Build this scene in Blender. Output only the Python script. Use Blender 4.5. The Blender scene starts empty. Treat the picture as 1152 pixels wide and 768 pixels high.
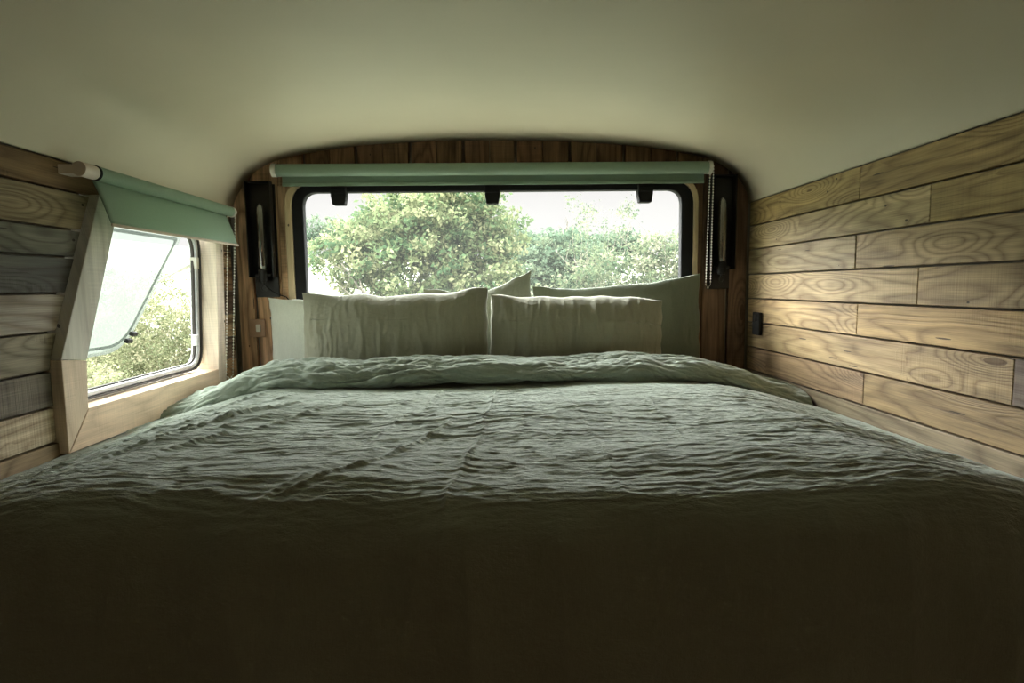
import bpy, bmesh, math, random
import numpy as np
from mathutils import Matrix, Vector
random.seed(7)
scn = bpy.context.scene
COL = scn.collection
PI = math.pi
H = 1.15                     # camera height above the van floor

# ------------------------------------------------------------------ helpers
def link(o, parent=None):
    COL.objects.link(o)
    if parent is not None:
        o.parent = parent
    return o

def tag(o, label=None, cat=None, group=None, kind=None):
    if label: o['label'] = label
    if cat: o['category'] = cat
    if group: o['group'] = group
    if kind: o['kind'] = kind
    return o

def empty(name, loc=(0, 0, 0), parent=None):
    o = bpy.data.objects.new(name, None)
    o.location = loc
    o.empty_display_size = .05
    return link(o, parent)

def mesh_obj(name, verts, faces, mat, parent=None, smooth=False, loc=(0, 0, 0)):
    me = bpy.data.meshes.new(name)
    me.from_pydata([tuple(v) for v in verts], [], faces)
    me.validate()
    me.update()
    bm = bmesh.new(); bm.from_mesh(me)
    bmesh.ops.recalc_face_normals(bm, faces=bm.faces)
    bm.to_mesh(me); bm.free()
    if smooth:
        for p in me.polygons: p.use_smooth = True
    me.materials.append(mat)
    o = bpy.data.objects.new(name, me)
    o.location = loc
    return link(o, parent)

def grid_obj(name, P, mat, parent=None, loc=(0, 0, 0), extra=None, close=False):
    """P: (n, m, 3) array -> smooth grid mesh (fast). extra: second sheet sharing the border (pillow back)."""
    n, m = P.shape[:2]
    idx = np.arange(n * m).reshape(n, m)
    V = P.reshape(-1, 3)
    F = [np.stack([idx[:-1, :-1], idx[1:, :-1], idx[1:, 1:], idx[:-1, 1:]], -1).reshape(-1, 4)]
    if extra is not None:
        idx2 = np.full((n, m), -1)
        idx2[0, :] = idx[0, :]; idx2[-1, :] = idx[-1, :]; idx2[:, 0] = idx[:, 0]; idx2[:, -1] = idx[:, -1]
        inner = extra[1:-1, 1:-1].reshape(-1, 3)
        idx2[1:-1, 1:-1] = (len(V) + np.arange(len(inner))).reshape(n - 2, m - 2)
        V = np.concatenate([V, inner])
        F.append(np.stack([idx2[:-1, 1:], idx2[1:, 1:], idx2[1:, :-1], idx2[:-1, :-1]], -1).reshape(-1, 4))
    F = np.concatenate(F).astype(np.int32)
    me = bpy.data.meshes.new(name)
    me.vertices.add(len(V)); me.vertices.foreach_set('co', V.astype(np.float32).ravel())
    me.loops.add(F.size); me.loops.foreach_set('vertex_index', F.ravel())
    me.polygons.add(len(F))
    me.polygons.foreach_set('loop_start', np.arange(0, F.size, 4, dtype=np.int32))
    me.polygons.foreach_set('use_smooth', np.ones(len(F), dtype=bool))
    me.update(calc_edges=True); me.validate()
    me.materials.append(mat)
    o = bpy.data.objects.new(name, me); o.location = loc
    return link(o, parent)

def bevel(o, w=.002, seg=2):
    b = o.modifiers.new('bevel', 'BEVEL'); b.width = w; b.segments = seg
    b.limit_method = 'ANGLE'; b.angle_limit = math.radians(35)
    return o

class MB:
    """collects solids into ONE mesh; keeps per-solid colour and per-vertex board position"""
    def __init__(s): s.v = []; s.f = []; s.c = []; s.p = []
    def add(s, verts, faces, col=(1, 1, 1), pos=None):
        b = len(s.v)
        s.v += [tuple(x) for x in verts]
        s.f += [tuple(b + i for i in f) for f in faces]
        s.c += [(*col, 1)] * len(verts)
        s.p += [tuple(x) for x in (pos if pos is not None else verts)]
    def prism(s, poly, axis, a, b, col=(1, 1, 1), along=0, seed=0.):
        """poly: 2-D points in the plane perpendicular to axis (x: (y,z); y: (x,z); z: (x,y)); extruded from a to b"""
        n = len(poly)
        def mk(p, t):
            if axis == 'x': return (t, p[0], p[1])
            if axis == 'y': return (p[0], t, p[1])
            return (p[0], p[1], t)
        vs = [mk(p, a) for p in poly] + [mk(p, b) for p in poly]
        fs = [tuple(range(n))[::-1], tuple(range(n, 2 * n))] + [(i, (i + 1) % n, n + (i + 1) % n, n + i) for i in range(n)]
        pos = []
        for t in (a, b):
            for p in poly:
                l, w = (p[0], p[1]) if along == 0 else (p[1], p[0])
                pos.append((l, w + (t - b) * .8, seed))
        s.add(vs, fs, col, pos)
    def box(s, x0, x1, y0, y1, z0, z1, col=(1, 1, 1)):
        s.prism([(x0, y0), (x1, y0), (x1, y1), (x0, y1)], 'z', z0, z1, col)
    def cyl(s, p0, p1, r0, r1=None, n=20, caps=True):
        r1 = r0 if r1 is None else r1
        s.tube([p0, p1], [r0, r1], n, caps)
    def tube(s, pts, rad, n=12, caps=True):
        pts = [Vector(p) for p in pts]
        if not isinstance(rad, (list, tuple)): rad = [rad] * len(pts)
        rings = []; prev = None
        for i, p in enumerate(pts):
            d = (pts[min(i + 1, len(pts) - 1)] - pts[max(i - 1, 0)])
            d = d.normalized() if d.length > 1e-9 else Vector((0, 0, 1))
            u = d.orthogonal().normalized() if prev is None else (prev - d * prev.dot(d)).normalized()
            prev = u; w = d.cross(u)
            rings.append([p + (u * math.cos(2 * PI * k / n) + w * math.sin(2 * PI * k / n)) * rad[i] for k in range(n)])
        vs = [v for r in rings for v in r]; fs = []
        for i in range(len(rings) - 1):
            for k in range(n):
                fs.append((i * n + k, i * n + (k + 1) % n, (i + 1) * n + (k + 1) % n, (i + 1) * n + k))
        if caps:
            fs.append(tuple(range(n))[::-1]); fs.append(tuple((len(rings) - 1) * n + k for k in range(n)))
        s.add(vs, fs)
    def sphere(s, c, r, n=8, m=5):
        vs = []; fs = []
        for i in range(m + 1):
            t = PI * i / m
            for k in range(n):
                vs.append((c[0] + r * math.sin(t) * math.cos(2 * PI * k / n), c[1] + r * math.sin(t) * math.sin(2 * PI * k / n), c[2] + r * math.cos(t)))
        for i in range(m):
            for k in range(n):
                fs.append((i * n + k, (i + 1) * n + k, (i + 1) * n + (k + 1) % n, i * n + (k + 1) % n))
        s.add(vs, fs)
    def ring(s, outer, inner, axis, a, b):
        """closed frame between two loops of equal point count"""
        n = len(outer)
        def mk(p, t):
            return (t, p[0], p[1]) if axis == 'x' else (p[0], t, p[1])
        vs = [mk(p, a) for p in outer] + [mk(p, a) for p in inner] + [mk(p, b) for p in outer] + [mk(p, b) for p in inner]
        fs = []
        for i in range(n):
            j = (i + 1) % n
            fs += [(i, j, n + j, n + i), (2 * n + i, 3 * n + i, 3 * n + j, 2 * n + j), (i, 2 * n + i, 2 * n + j, j), (n + i, n + j, 3 * n + j, 3 * n + i)]
        s.add(vs, fs)
    def build(s, name, mat, parent=None, smooth=False, loc=(0, 0, 0), bev=0):
        o = mesh_obj(name, s.v, s.f, mat, parent, smooth, loc)
        me = o.data
        if len(me.vertices) == len(s.v):
            a = me.attributes.new('board_tint', 'FLOAT_COLOR', 'POINT')
            a.data.foreach_set('color', np.array(s.c, np.float32).ravel())
            a = me.attributes.new('board_pos', 'FLOAT_VECTOR', 'POINT')
            a.data.foreach_set('vector', np.array(s.p, np.float32).ravel())
        if bev: bevel(o, bev)
        if smooth == 'auto':
            me.set_sharp_from_angle(angle=math.radians(35))
        return o

def rounded(poly, rad, k=8):
    """round the corners of a closed 2-D polygon"""
    n = len(poly); out = []
    if not isinstance(rad, (list, tuple)): rad = [rad] * n
    for i in range(n):
        p = Vector(poly[i]); a = (Vector(poly[i - 1]) - p); b = (Vector(poly[(i + 1) % n]) - p)
        la, lb = a.length, b.length; a.normalize(); b.normalize()
        ang = a.angle(b); d = min(rad[i] / math.tan(ang / 2), la * .45, lb * .45)
        p0, p1 = p + a * d, p + b * d
        for t in range(k + 1):
            u = t / k
            q = p0 * (1 - u) ** 2 + p * 2 * u * (1 - u) * 1.0 + p1 * u ** 2
            q2 = p0.lerp(p1, u)
            out.append(tuple(q.lerp(q2, .08)))
    return out

# -------- numpy gradient noise
_rng = np.random.RandomState(11)
_perm = _rng.permutation(512).astype(np.int64)
_ga = _rng.rand(512) * 2 * PI
def noise(x, y, seed=0):
    x = np.asarray(x, float) + seed * 17.31; y = np.asarray(y, float) + seed * 9.77
    xi = np.floor(x).astype(np.int64); yi = np.floor(y).astype(np.int64)
    xf = x - xi; yf = y - yi
    def g(ix, iy, dx, dy):
        h = _ga[_perm[(_perm[ix & 511] + iy) & 511]]
        return np.cos(h) * dx + np.sin(h) * dy
    u = xf ** 3 * (xf * (xf * 6 - 15) + 10); v = yf ** 3 * (yf * (yf * 6 - 15) + 10)
    a = g(xi, yi, xf, yf); b = g(xi + 1, yi, xf - 1, yf); c = g(xi, yi + 1, xf, yf - 1); d = g(xi + 1, yi + 1, xf - 1, yf - 1)
    return ((a * (1 - u) + b * u) * (1 - v) + (c * (1 - u) + d * u) * v) * 1.4
def ridged(x, y, seed=0, p=2.): return (1 - np.clip(np.abs(noise(x, y, seed)) * 1.6, 0, 1)) ** p
def sstep(t):
    t = np.clip(t, 0, 1); return t * t * (3 - 2 * t)

# ------------------------------------------------------------------ materials
def new_mat(name):
    m = bpy.data.materials.new(name); m.use_nodes = True
    nt = m.node_tree
    return m, nt, nt.nodes['Principled BSDF']
def N(nt, typ, **kw):
    n = nt.nodes.new(typ)
    for k, v in kw.items(): setattr(n, k, v)
    return n
def inp(n, **kw):
    for k, v in kw.items(): n.inputs[k.replace('_', ' ')].default_value = v
def mth(nt, op, a, b=None, clamp=False):
    n = N(nt, 'ShaderNodeMath', operation=op, use_clamp=clamp)
    for i, x in enumerate((a, b)):
        if x is None: continue
        if isinstance(x, (int, float)): n.inputs[i].default_value = x
        else: nt.links.new(x, n.inputs[i])
    return n.outputs[0]
def ramp(nt, fac, stops):
    r = N(nt, 'ShaderNodeValToRGB'); e = r.color_ramp.elements
    while len(e) < len(stops): e.new(.5)
    for el, (p, c) in zip(e, stops): el.position = p; el.color = (*c, 1) if len(c) == 3 else c
    nt.links.new(fac, r.inputs[0]); return r.outputs[0]
def mixc(nt, fac, a, b, mode='MIX'):
    n = N(nt, 'ShaderNodeMix', data_type='RGBA', blend_type=mode)
    for i, x in ((0, fac), (6, a), (7, b)):
        if isinstance(x, (int, float)): n.inputs[i].default_value = x
        elif isinstance(x, tuple): n.inputs[i].default_value = (*x, 1)
        else: nt.links.new(x, n.inputs[i])
    return n.outputs[2]

def plain(name, col, rough=.5, metal=0., spec=.5, var=.08, scale=30., bump=0.):
    m, nt, b = new_mat(name)
    tc = N(nt, 'ShaderNodeTexCoord')
    nz = N(nt, 'ShaderNodeTexNoise'); inp(nz, Scale=scale, Detail=4.)
    nt.links.new(tc.outputs['Object'], nz.inputs['Vector'])
    c = ramp(nt, nz.outputs[0], [(.3, tuple(x * (1 - var) for x in col)), (.7, tuple(min(1, x * (1 + var)) for x in col))])
    nt.links.new(c, b.inputs['Base Color'])
    inp(b, Roughness=rough, Metallic=metal); b.inputs['Specular IOR Level'].default_value = spec
    if bump:
        bp = N(nt, 'ShaderNodeBump'); inp(bp, Strength=bump, Distance=.002)
        nt.links.new(nz.outputs[0], bp.inputs['Height']); nt.links.new(bp.outputs[0], b.inputs['Normal'])
    return m

def wood(name, contrast=.5, rough=.62, ring_n=7., knots=.6, dark=(.35, .22, .12), saw=.25, holes=.56):
    m, nt, b = new_mat(name)
    at = N(nt, 'ShaderNodeAttribute', attribute_name='board_pos')
    tint = N(nt, 'ShaderNodeAttribute', attribute_name='board_tint')
    sp = N(nt, 'ShaderNodeSeparateXYZ'); nt.links.new(at.outputs['Vector'], sp.inputs[0])
    L, W, S = sp.outputs[0], sp.outputs[1], sp.outputs[2]
    def vec(ls, ws, so=1.):
        c = N(nt, 'ShaderNodeCombineXYZ')
        nt.links.new(mth(nt, 'MULTIPLY', L, ls), c.inputs[0]); nt.links.new(mth(nt, 'MULTIPLY', W, ws), c.inputs[1]); nt.links.new(mth(nt, 'MULTIPLY', S, so), c.inputs[2])
        return c.outputs[0]
    def nse(v, scale=1., det=2., rg=.5, dist=0.):
        n = N(nt, 'ShaderNodeTexNoise'); inp(n, Scale=scale, Detail=det, Roughness=rg, Distortion=dist)
        nt.links.new(v, n.inputs['Vector']); return n.outputs[0]
    # knots: sparse voronoi cells
    vo = N(nt, 'ShaderNodeTexVoronoi'); inp(vo, Scale=1., Randomness=.95)
    nt.links.new(vec(2.3, 8.5, 3.7), vo.inputs['Vector'])
    kd = vo.outputs['Distance']
    kmask = mth(nt, 'GREATER_THAN', nse(vo.outputs['Position'], 3.1, 0.), .53 - .1 * knots)
    swell = mth(nt, 'MULTIPLY', mth(nt, 'POWER', 2.718, mth(nt, 'MULTIPLY', mth(nt, 'MULTIPLY', kd, kd), -11.)), kmask)
    # growth rings: contour lines of a stretched noise swollen around the knots
    field = mth(nt, 'ADD', nse(vec(.75, 5.5, 5.3), 1., 2., .45), mth(nt, 'MULTIPLY', swell, .34))
    rings = mth(nt, 'PINGPONG', mth(nt, 'MULTIPLY', field, ring_n), .5)
    rings = mth(nt, 'POWER', mth(nt, 'MULTIPLY', rings, 2.), 2.2)
    fine = nse(vec(6., 330., 2.), 1., 3., .65)
    mid = nse(vec(3., 45., 9.), 1., 4., .6)
    cloud = nse(vec(2.2, 6., 13.), 1., 5., .62)
    core = mth(nt, 'MULTIPLY', mth(nt, 'LESS_THAN', mth(nt, 'ADD', kd, mth(nt, 'MULTIPLY', mid, .06)), .115), kmask)
    # nail holes and short dark checks
    v2 = N(nt, 'ShaderNodeTexVoronoi'); inp(v2, Scale=1., Randomness=1.)
    nt.links.new(vec(13., 20., 7.1), v2.inputs['Vector'])
    hole = mth(nt, 'MULTIPLY', mth(nt, 'LESS_THAN', v2.outputs['Distance'], .075), mth(nt, 'GREATER_THAN', nse(v2.outputs['Position'], 2.3, 0.), holes))
    v3 = N(nt, 'ShaderNodeTexVoronoi'); inp(v3, Scale=1., Randomness=1.)
    nt.links.new(vec(5., 70., 4.4), v3.inputs['Vector'])
    chk = mth(nt, 'MULTIPLY', mth(nt, 'LESS_THAN', v3.outputs['Distance'], .14), mth(nt, 'GREATER_THAN', nse(v3.outputs['Position'], 1.7, 0.), .67))
    # saw marks across the board
    sw = nse(vec(210., 2.5, 3.), 1., 1.)
    swm = mth(nt, 'MULTIPLY', mth(nt, 'GREATER_THAN', nse(vec(1.3, 3., 21.), 1., 1.), .54), saw)
    val = mth(nt, 'ADD', mth(nt, 'MULTIPLY', rings, -.30 * contrast), 1.06)
    val = mth(nt, 'ADD', val, mth(nt, 'MULTIPLY', mth(nt, 'SUBTRACT', fine, .5), 1.1 * contrast))
    val = mth(nt, 'ADD', val, mth(nt, 'MULTIPLY', mth(nt, 'SUBTRACT', mid, .5), 1.3 * contrast))
    val = mth(nt, 'ADD', val, mth(nt, 'MULTIPLY', mth(nt, 'SUBTRACT', cloud, .5), 1.5 * contrast))
    val = mth(nt, 'ADD', val, mth(nt, 'MULTIPLY', mth(nt, 'MULTIPLY', mth(nt, 'SUBTRACT', sw, .5), swm), 1.2))
    val = mth(nt, 'MAXIMUM', val, .12)
    cc = N(nt, 'ShaderNodeCombineColor')
    for i in range(3): nt.links.new(val, cc.inputs[i])
    col = mixc(nt, 1., tint.outputs['Color'], cc.outputs[0], 'MULTIPLY')
    col = mixc(nt, mth(nt, 'MULTIPLY', rings, .35 * contrast), col, mixc(nt, 1., tint.outputs['Color'], dark, 'MULTIPLY'))
    kc = mixc(nt, 1., tint.outputs['Color'], (.20, .13, .09), 'MULTIPLY')
    col = mixc(nt, mth(nt, 'MULTIPLY', core, mth(nt, 'ADD', mth(nt, 'MULTIPLY', mid, .7), .35)), col, kc)
    col = mixc(nt, mth(nt, 'MULTIPLY', mth(nt, 'MAXIMUM', hole, chk), .85), col, (.018, .012, .008))
    nt.links.new(col, b.inputs['Base Color'])
    inp(b, Roughness=rough); b.inputs['Specular IOR Level'].default_value = .35
    bp = N(nt, 'ShaderNodeBump'); inp(bp, Strength=.6, Distance=.0016)
    h = mth(nt, 'ADD', mth(nt, 'MULTIPLY', fine, .6), mth(nt, 'ADD', mth(nt, 'MULTIPLY', rings, -.5), mth(nt, 'MULTIPLY', mth(nt, 'MAXIMUM', hole, chk), -1.5)))
    h = mth(nt, 'ADD', h, mth(nt, 'MULTIPLY', mth(nt, 'MULTIPLY', sw, swm), 2.5))
    nt.links.new(h, bp.inputs['Height']); nt.links.new(bp.outputs[0], b.inputs['Normal'])
    return m

def linen(name, col, crinkle=.6, scale=1.):
    m, nt, b = new_mat(name)
    tc = N(nt, 'ShaderNodeTexCoord')
    mp = N(nt, 'ShaderNodeMapping'); nt.links.new(tc.outputs['Object'], mp.inputs[0])
    def nse(sc, vs=(1, 1, 1), det=3., rg=.6):
        q = N(nt, 'ShaderNodeMapping'); q.inputs['Scale'].default_value = vs
        nt.links.new(mp.outputs[0], q.inputs[0])
        n = N(nt, 'ShaderNodeTexNoise'); inp(n, Scale=sc, Detail=det, Roughness=rg)
        nt.links.new(q.outputs[0], n.inputs['Vector']); return n.outputs[0]
    slub_x = nse(40., (1., 22., 22.), 2.)
    slub_y = nse(40., (22., 1., 1.), 2.)
    cl = nse(7., (1, 1, 1), 4.)
    v = mth(nt, 'ADD', mth(nt, 'MULTIPLY', slub_x, .5), mth(nt, 'MULTIPLY', slub_y, .5))
    c = ramp(nt, v, [(.3, tuple(x * .80 for x in col)), (.7, tuple(x * 1.16 for x in col))])
    c = mixc(nt, .35, c, ramp(nt, cl, [(.3, tuple(x * .85 for x in col)), (.7, tuple(x * 1.1 for x in col))]))
    nt.links.new(c, b.inputs['Base Color'])
    inp(b, Roughness=.95); b.inputs['Specular IOR Level'].default_value = .1
    b.inputs['Sheen Weight'].default_value = .25; b.inputs['Sheen Roughness'].default_value = .6
    crk = nse(16. * scale, (1., 2.8, 1.5), 5., .7)
    b1 = N(nt, 'ShaderNodeBump'); inp(b1, Strength=crinkle, Distance=.008)
    nt.links.new(crk, b1.inputs['Height'])
    b2 = N(nt, 'ShaderNodeBump'); inp(b2, Strength=.3, Distance=.0012)
    nt.links.new(v, b2.inputs['Height']); nt.links.new(b1.outputs[0], b2.inputs['Normal'])
    nt.links.new(b2.outputs[0], b.inputs['Normal'])
    return m

def acrylic(name, milk=.1, milk_col=(.9, .95, .92), gloss=.06, tint=(1, 1, 1), rough=.05):
    m = bpy.data.materials.new(name); m.use_nodes = True
    nt = m.node_tree; nt.nodes.clear()
    out = N(nt, 'ShaderNodeOutputMaterial')
    tr = N(nt, 'ShaderNodeBsdfTransparent'); tr.inputs[0].default_value = (*tint, 1)
    tl = N(nt, 'ShaderNodeBsdfTranslucent'); tl.inputs[0].default_value = (*milk_col, 1)
    gl = N(nt, 'ShaderNodeBsdfGlossy'); gl.inputs['Roughness'].default_value = rough
    tc = N(nt, 'ShaderNodeTexCoord')
    nz = N(nt, 'ShaderNodeTexNoise'); inp(nz, Scale=5., Detail=4.)
    nt.links.new(tc.outputs['Object'], nz.inputs['Vector'])
    fac = mth(nt, 'MULTIPLY', mth(nt, 'ADD', mth(nt, 'MULTIPLY', nz.outputs[0], .5), .75), milk, True)
    m1 = N(nt, 'ShaderNodeMixShader'); nt.links.new(fac, m1.inputs[0])
    nt.links.new(tr.outputs[0], m1.inputs[1]); nt.links.new(tl.outputs[0], m1.inputs[2])
    m2 = N(nt, 'ShaderNodeMixShader'); m2.inputs[0].default_value = gloss
    nt.links.new(m1.outputs[0], m2.inputs[1]); nt.links.new(gl.outputs[0], m2.inputs[2])
    nt.links.new(m2.outputs[0], out.inputs[0])
    return m

def leaf_mat(name, c0, c1, c2, trans=.4):
    m = bpy.data.materials.new(name); m.use_nodes = True
    nt = m.node_tree; nt.nodes.clear()
    out = N(nt, 'ShaderNodeOutputMaterial')
    at = N(nt, 'ShaderNodeAttribute', attribute_name='leaf_tint')
    c = ramp(nt, at.outputs['Fac'], [(0., c0), (.5, c1), (1., c2)])
    d = N(nt, 'ShaderNodeBsdfDiffuse'); t = N(nt, 'ShaderNodeBsdfTranslucent')
    nt.links.new(c, d.inputs[0]); nt.links.new(c, t.inputs[0])
    mx = N(nt, 'ShaderNodeMixShader'); mx.inputs[0].default_value = trans
    nt.links.new(d.outputs[0], mx.inputs[1]); nt.links.new(t.outputs[0], mx.inputs[2])
    nt.links.new(mx.outputs[0], out.inputs[0])
    return m

M = dict(
    pallet=wood('pallet_wood', 1.0, .6, 19., 1.2, holes=.53),
    weathered=wood('weathered_pallet_wood', .95, .75, 14., .8, saw=.6),
    darkwood=wood('stained_wood', 1.25, .65, 10., .5, dark=(.35, .26, .2), saw=.5),
    pine=wood('pine_casing_wood', .5, .55, 6., 1.5, holes=.49),
    ceiling=plain('cream_ceiling_shell', (.60, .54, .42), .55, var=.03, scale=3., bump=.04),
    shell=plain('van_shell', (.25, .22, .18), .8),
    floor=plain('floor_lino', (.16, .12, .08), .7),
    frontwall=plain('bulkhead', (.055, .045, .034), .85),
    black=plain('black_rubber', (.010, .010, .011), .8, spec=.2, var=.2),
    blackmetal=plain('black_metal', (.014, .013, .013), .42, .3, var=.2),
    greyframe=plain('grey_window_frame', (.62, .63, .66), .35, .2),
    seal=plain('brown_seal', (.055, .045, .04), .6),
    white=plain('white_plastic', (.72, .70, .64), .4, var=.03),
    bracket=plain('pinkish_white_bracket', (.62, .52, .46), .45, var=.03),
    blind=plain('sage_blind_cloth', (.37, .49, .385), .8, var=.05, scale=300., bump=.2),
    hem=plain('pale_blind_hem', (.55, .45, .36), .7),
    brass=plain('tan_switch_plate', (.42, .27, .17), .45, var=.1),
    chrome=plain('steel', (.55, .55, .55), .25, .9),
    lightsage=linen('mid_sage_linen', (.20, .215, .165), .35, 1.2),
    duvet=linen('sage_linen_duvet', (.265, .309, .253), .8),
    pillow=linen('sage_linen_pillow', (.315, .31, .24), .35, 1.2),
    pale=linen('side_lit_sage_linen', (.60, .63, .56), .2, .8),  # the same linen, with the side window's light put into its colour
    darkpillow=linen('deep_sage_linen', (.15, .172, .125), .25, .9),
    sheet=linen('pale_bed_sheet', (.35, .37, .32), .2),
    pane=acrylic('rear_acrylic_pane', .007, (.86, .90, .86), .008),
    milky=acrylic('milky_acrylic_panel', .58, (.095, .104, .097), .004, (.92, .94, .92), .12),
    bulb=acrylic('lamp_bulb_glass', .10, (.8, .8, .75), .35, (.75, .75, .72), .08),
    bark=plain('bark', (.14, .125, .10), .9, var=.3),
)

def cloth_through(m, k):
    nt = m.node_tree; b = nt.nodes['Principled BSDF']; out = nt.nodes['Material Output']
    t = N(nt, 'ShaderNodeBsdfTranslucent'); mx = N(nt, 'ShaderNodeMixShader'); mx.inputs[0].default_value = k
    nt.links.new(b.inputs['Base Color'].links[0].from_socket, t.inputs[0])
    nt.links.new(b.outputs[0], mx.inputs[1]); nt.links.new(t.outputs[0], mx.inputs[2]); nt.links.new(mx.outputs[0], out.inputs[0])
cloth_through(M['blind'], .45)

# ------------------------------------------------------------------ room shell
D = 2.70; XR = 1.166; XL = -1.165; YF = -1.7
arch_pts = [(1.168, 1.522), (1.147, 1.584), (1.092, 1.652), (1.009, 1.704), (.907, 1.736), (.744, 1.765), (.582, 1.783), (.341, 1.799), (.101, 1.805),
            (-.137, 1.806), (-.375, 1.799), (-.612, 1.784), (-.809, 1.757), (-.928, 1.732), (-1.007, 1.706), (-1.068, 1.667), (-1.125, 1.600), (-1.155, 1.550), (-1.168, 1.508)]
def smooth_curve(pts, sub=6):
    P = [Vector((*p, 0)) for p in pts]; out = []
    for i in range(len(P) - 1):
        p0 = P[max(i - 1, 0)]; p1 = P[i]; p2 = P[i + 1]; p3 = P[min(i + 2, len(P) - 1)]
        for k in range(sub):
            t = k / sub
            out.append(.5 * ((2 * p1) + (p2 - p0) * t + (2 * p0 - 5 * p1 + 4 * p2 - p3) * t * t + (3 * p1 - p0 - 3 * p2 + p3) * t ** 3))
    out.append(P[-1])
    return np.array([(v.x, v.y) for v in out])
arch = smooth_curve(arch_pts)
def arch_z(x): return float(np.interp(x, arch[::-1, 0], arch[::-1, 1]))

# ceiling shell: the arch extruded along the van, rolling down into a small lip at the rear wall
tan = np.gradient(arch, axis=0); tan /= np.linalg.norm(tan, axis=1)[:, None]
nrm = np.stack([-tan[:, 1], tan[:, 0]], 1)
nrm[nrm[:, 1] < 0] *= -1
if nrm[2, 0] < 0: nrm = -nrm
nrm = np.where((nrm * (arch - np.array([0, 1.2]))).sum(1)[:, None] < 0, -nrm, nrm)
taper = sstep(np.minimum(np.arange(len(arch)), np.arange(len(arch))[::-1]) / 22.)[:, None]
rows = []
for y, off in [(YF, 0), (0, 0), (.6, 0), (1.2, 0), (1.8, 0), (2.3, 0), (2.6, 0), (2.698, -.001)]:
    q = arch + nrm * off * taper
    rows.append(np.stack([q[:, 0], np.full(len(q), y), q[:, 1]], 1))
ceil = grid_obj('ceiling', np.array(rows), M['ceiling'])
so = ceil.modifiers.new('solid', 'SOLIDIFY'); so.thickness = .03; so.offset = 1
bm = bmesh.new(); bm.from_mesh(ceil.data)
for f in bm.faces:
    if f.normal.z < 0: pass
bm.free()
tag(ceil, 'cream moulded ceiling shell with rounded sides', None, None, 'structure')

# outer roof that closes the van above the ceiling shell
mb = MB(); mb.box(-1.27, 1.27, YF - .08, 2.82, 1.93, 1.99)
tag(mb.build('roof', M['shell']), 'outer van roof above the ceiling', kind='structure')
mb = MB(); mb.box(-1.27, 1.27, YF - .08, 2.82, -.06, 0)
tag(mb.build('floor', M['floor']), 'dark van floor under the bed', kind='structure')
mb = MB(); mb.box(-1.27, 1.27, YF - .08, YF, 0, 1.93)
tag(mb.build('wall_front', M['frontwall']), 'dark bulkhead behind the viewer', kind='structure')

def wcol(base, v=.12):
    k = 1 + random.uniform(-v, v)
    return tuple(max(.01, c * k * (1 + random.uniform(-.04, .04))) for c in base)

# right wall of pallet boards
tan_ = (.40, .272, .136); pale_ = (.44, .332, .188); grey_ = (.33, .29, .22); brown_ = (.30, .19, .095)
mb = MB()
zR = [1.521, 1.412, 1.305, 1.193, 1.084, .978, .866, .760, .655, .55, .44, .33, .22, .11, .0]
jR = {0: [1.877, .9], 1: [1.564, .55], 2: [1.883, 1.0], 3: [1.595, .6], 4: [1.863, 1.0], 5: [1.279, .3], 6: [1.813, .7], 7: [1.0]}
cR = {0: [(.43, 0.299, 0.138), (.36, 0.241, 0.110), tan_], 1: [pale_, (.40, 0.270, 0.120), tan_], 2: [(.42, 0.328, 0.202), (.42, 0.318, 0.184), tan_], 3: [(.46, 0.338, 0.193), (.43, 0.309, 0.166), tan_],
      4: [(.43, 0.299, 0.156), (.41, 0.280, 0.138), tan_], 5: [(0.358, 0.253, 0.140), (0.233, 0.181, 0.130), tan_], 6: [(0.251, 0.169, 0.093), (0.265, 0.177, 0.086), tan_], 7: [(0.246, 0.188, 0.119), grey_]}  # lower rows' tints darkened, standing in for dimmer light low on the wall
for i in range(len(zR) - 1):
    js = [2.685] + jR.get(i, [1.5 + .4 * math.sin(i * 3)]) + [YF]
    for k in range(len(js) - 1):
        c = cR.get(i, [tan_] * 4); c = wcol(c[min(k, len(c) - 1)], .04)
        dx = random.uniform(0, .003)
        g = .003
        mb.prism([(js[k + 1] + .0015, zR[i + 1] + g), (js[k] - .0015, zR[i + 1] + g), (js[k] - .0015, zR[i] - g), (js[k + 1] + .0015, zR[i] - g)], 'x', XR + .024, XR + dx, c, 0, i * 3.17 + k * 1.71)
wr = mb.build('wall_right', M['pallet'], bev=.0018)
tag(wr, 'right wall of tan reclaimed pallet boards', kind='structure')
mb = MB(); mb.box(1.19, 1.27, YF, 2.82, 0, 1.93)
sh = mb.build('outer_shell', M['shell'], wr)

# left wall boards, cut around the boxed window casing
zL = [1.506, 1.427, 1.323, 1.246, 1.148, 1.047, .946, .851, .756, .66, .56, .45, .34, .23, .115, .0]
cL = [(.20, .125, .065), (.31, .245, .155), (.165, .157, .132), (.15, .147, .128), (.40, .365, .29), (.25, .215, .155), (.145, .125, .09), (.42, .345, .23), (.22, .16, .09)] + [grey_] * 8
cL2 = [(.30, .20, .11), (.30, .20, .11), (.55, .38, .23), (.45, .28, .15), (.17, .115, .08), (.60, .41, .25), (.26, .18, .12), (.58, .39, .22), (.52, .34, .19)] + [tan_] * 8
def casing_left(z):
    return 1.560 if z <= .974 else 1.560 + (z - .974) / (1.44 - .974) * (1.766 - 1.560)
def casing_right(z): return 2.485 + (z - .72) * .07
mb = MB()
def lboard(y0a, y0b, y1a, y1b, z0, z1, c, seed):
    g = .003; dx = random.uniform(0, .004)
    mb.prism([(y0a, z0 + g), (y1a, z0 + g), (y1b, z1 - g), (y0b, z1 - g)], 'x', XL - .024, XL - dx, c, 0, seed)
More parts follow.
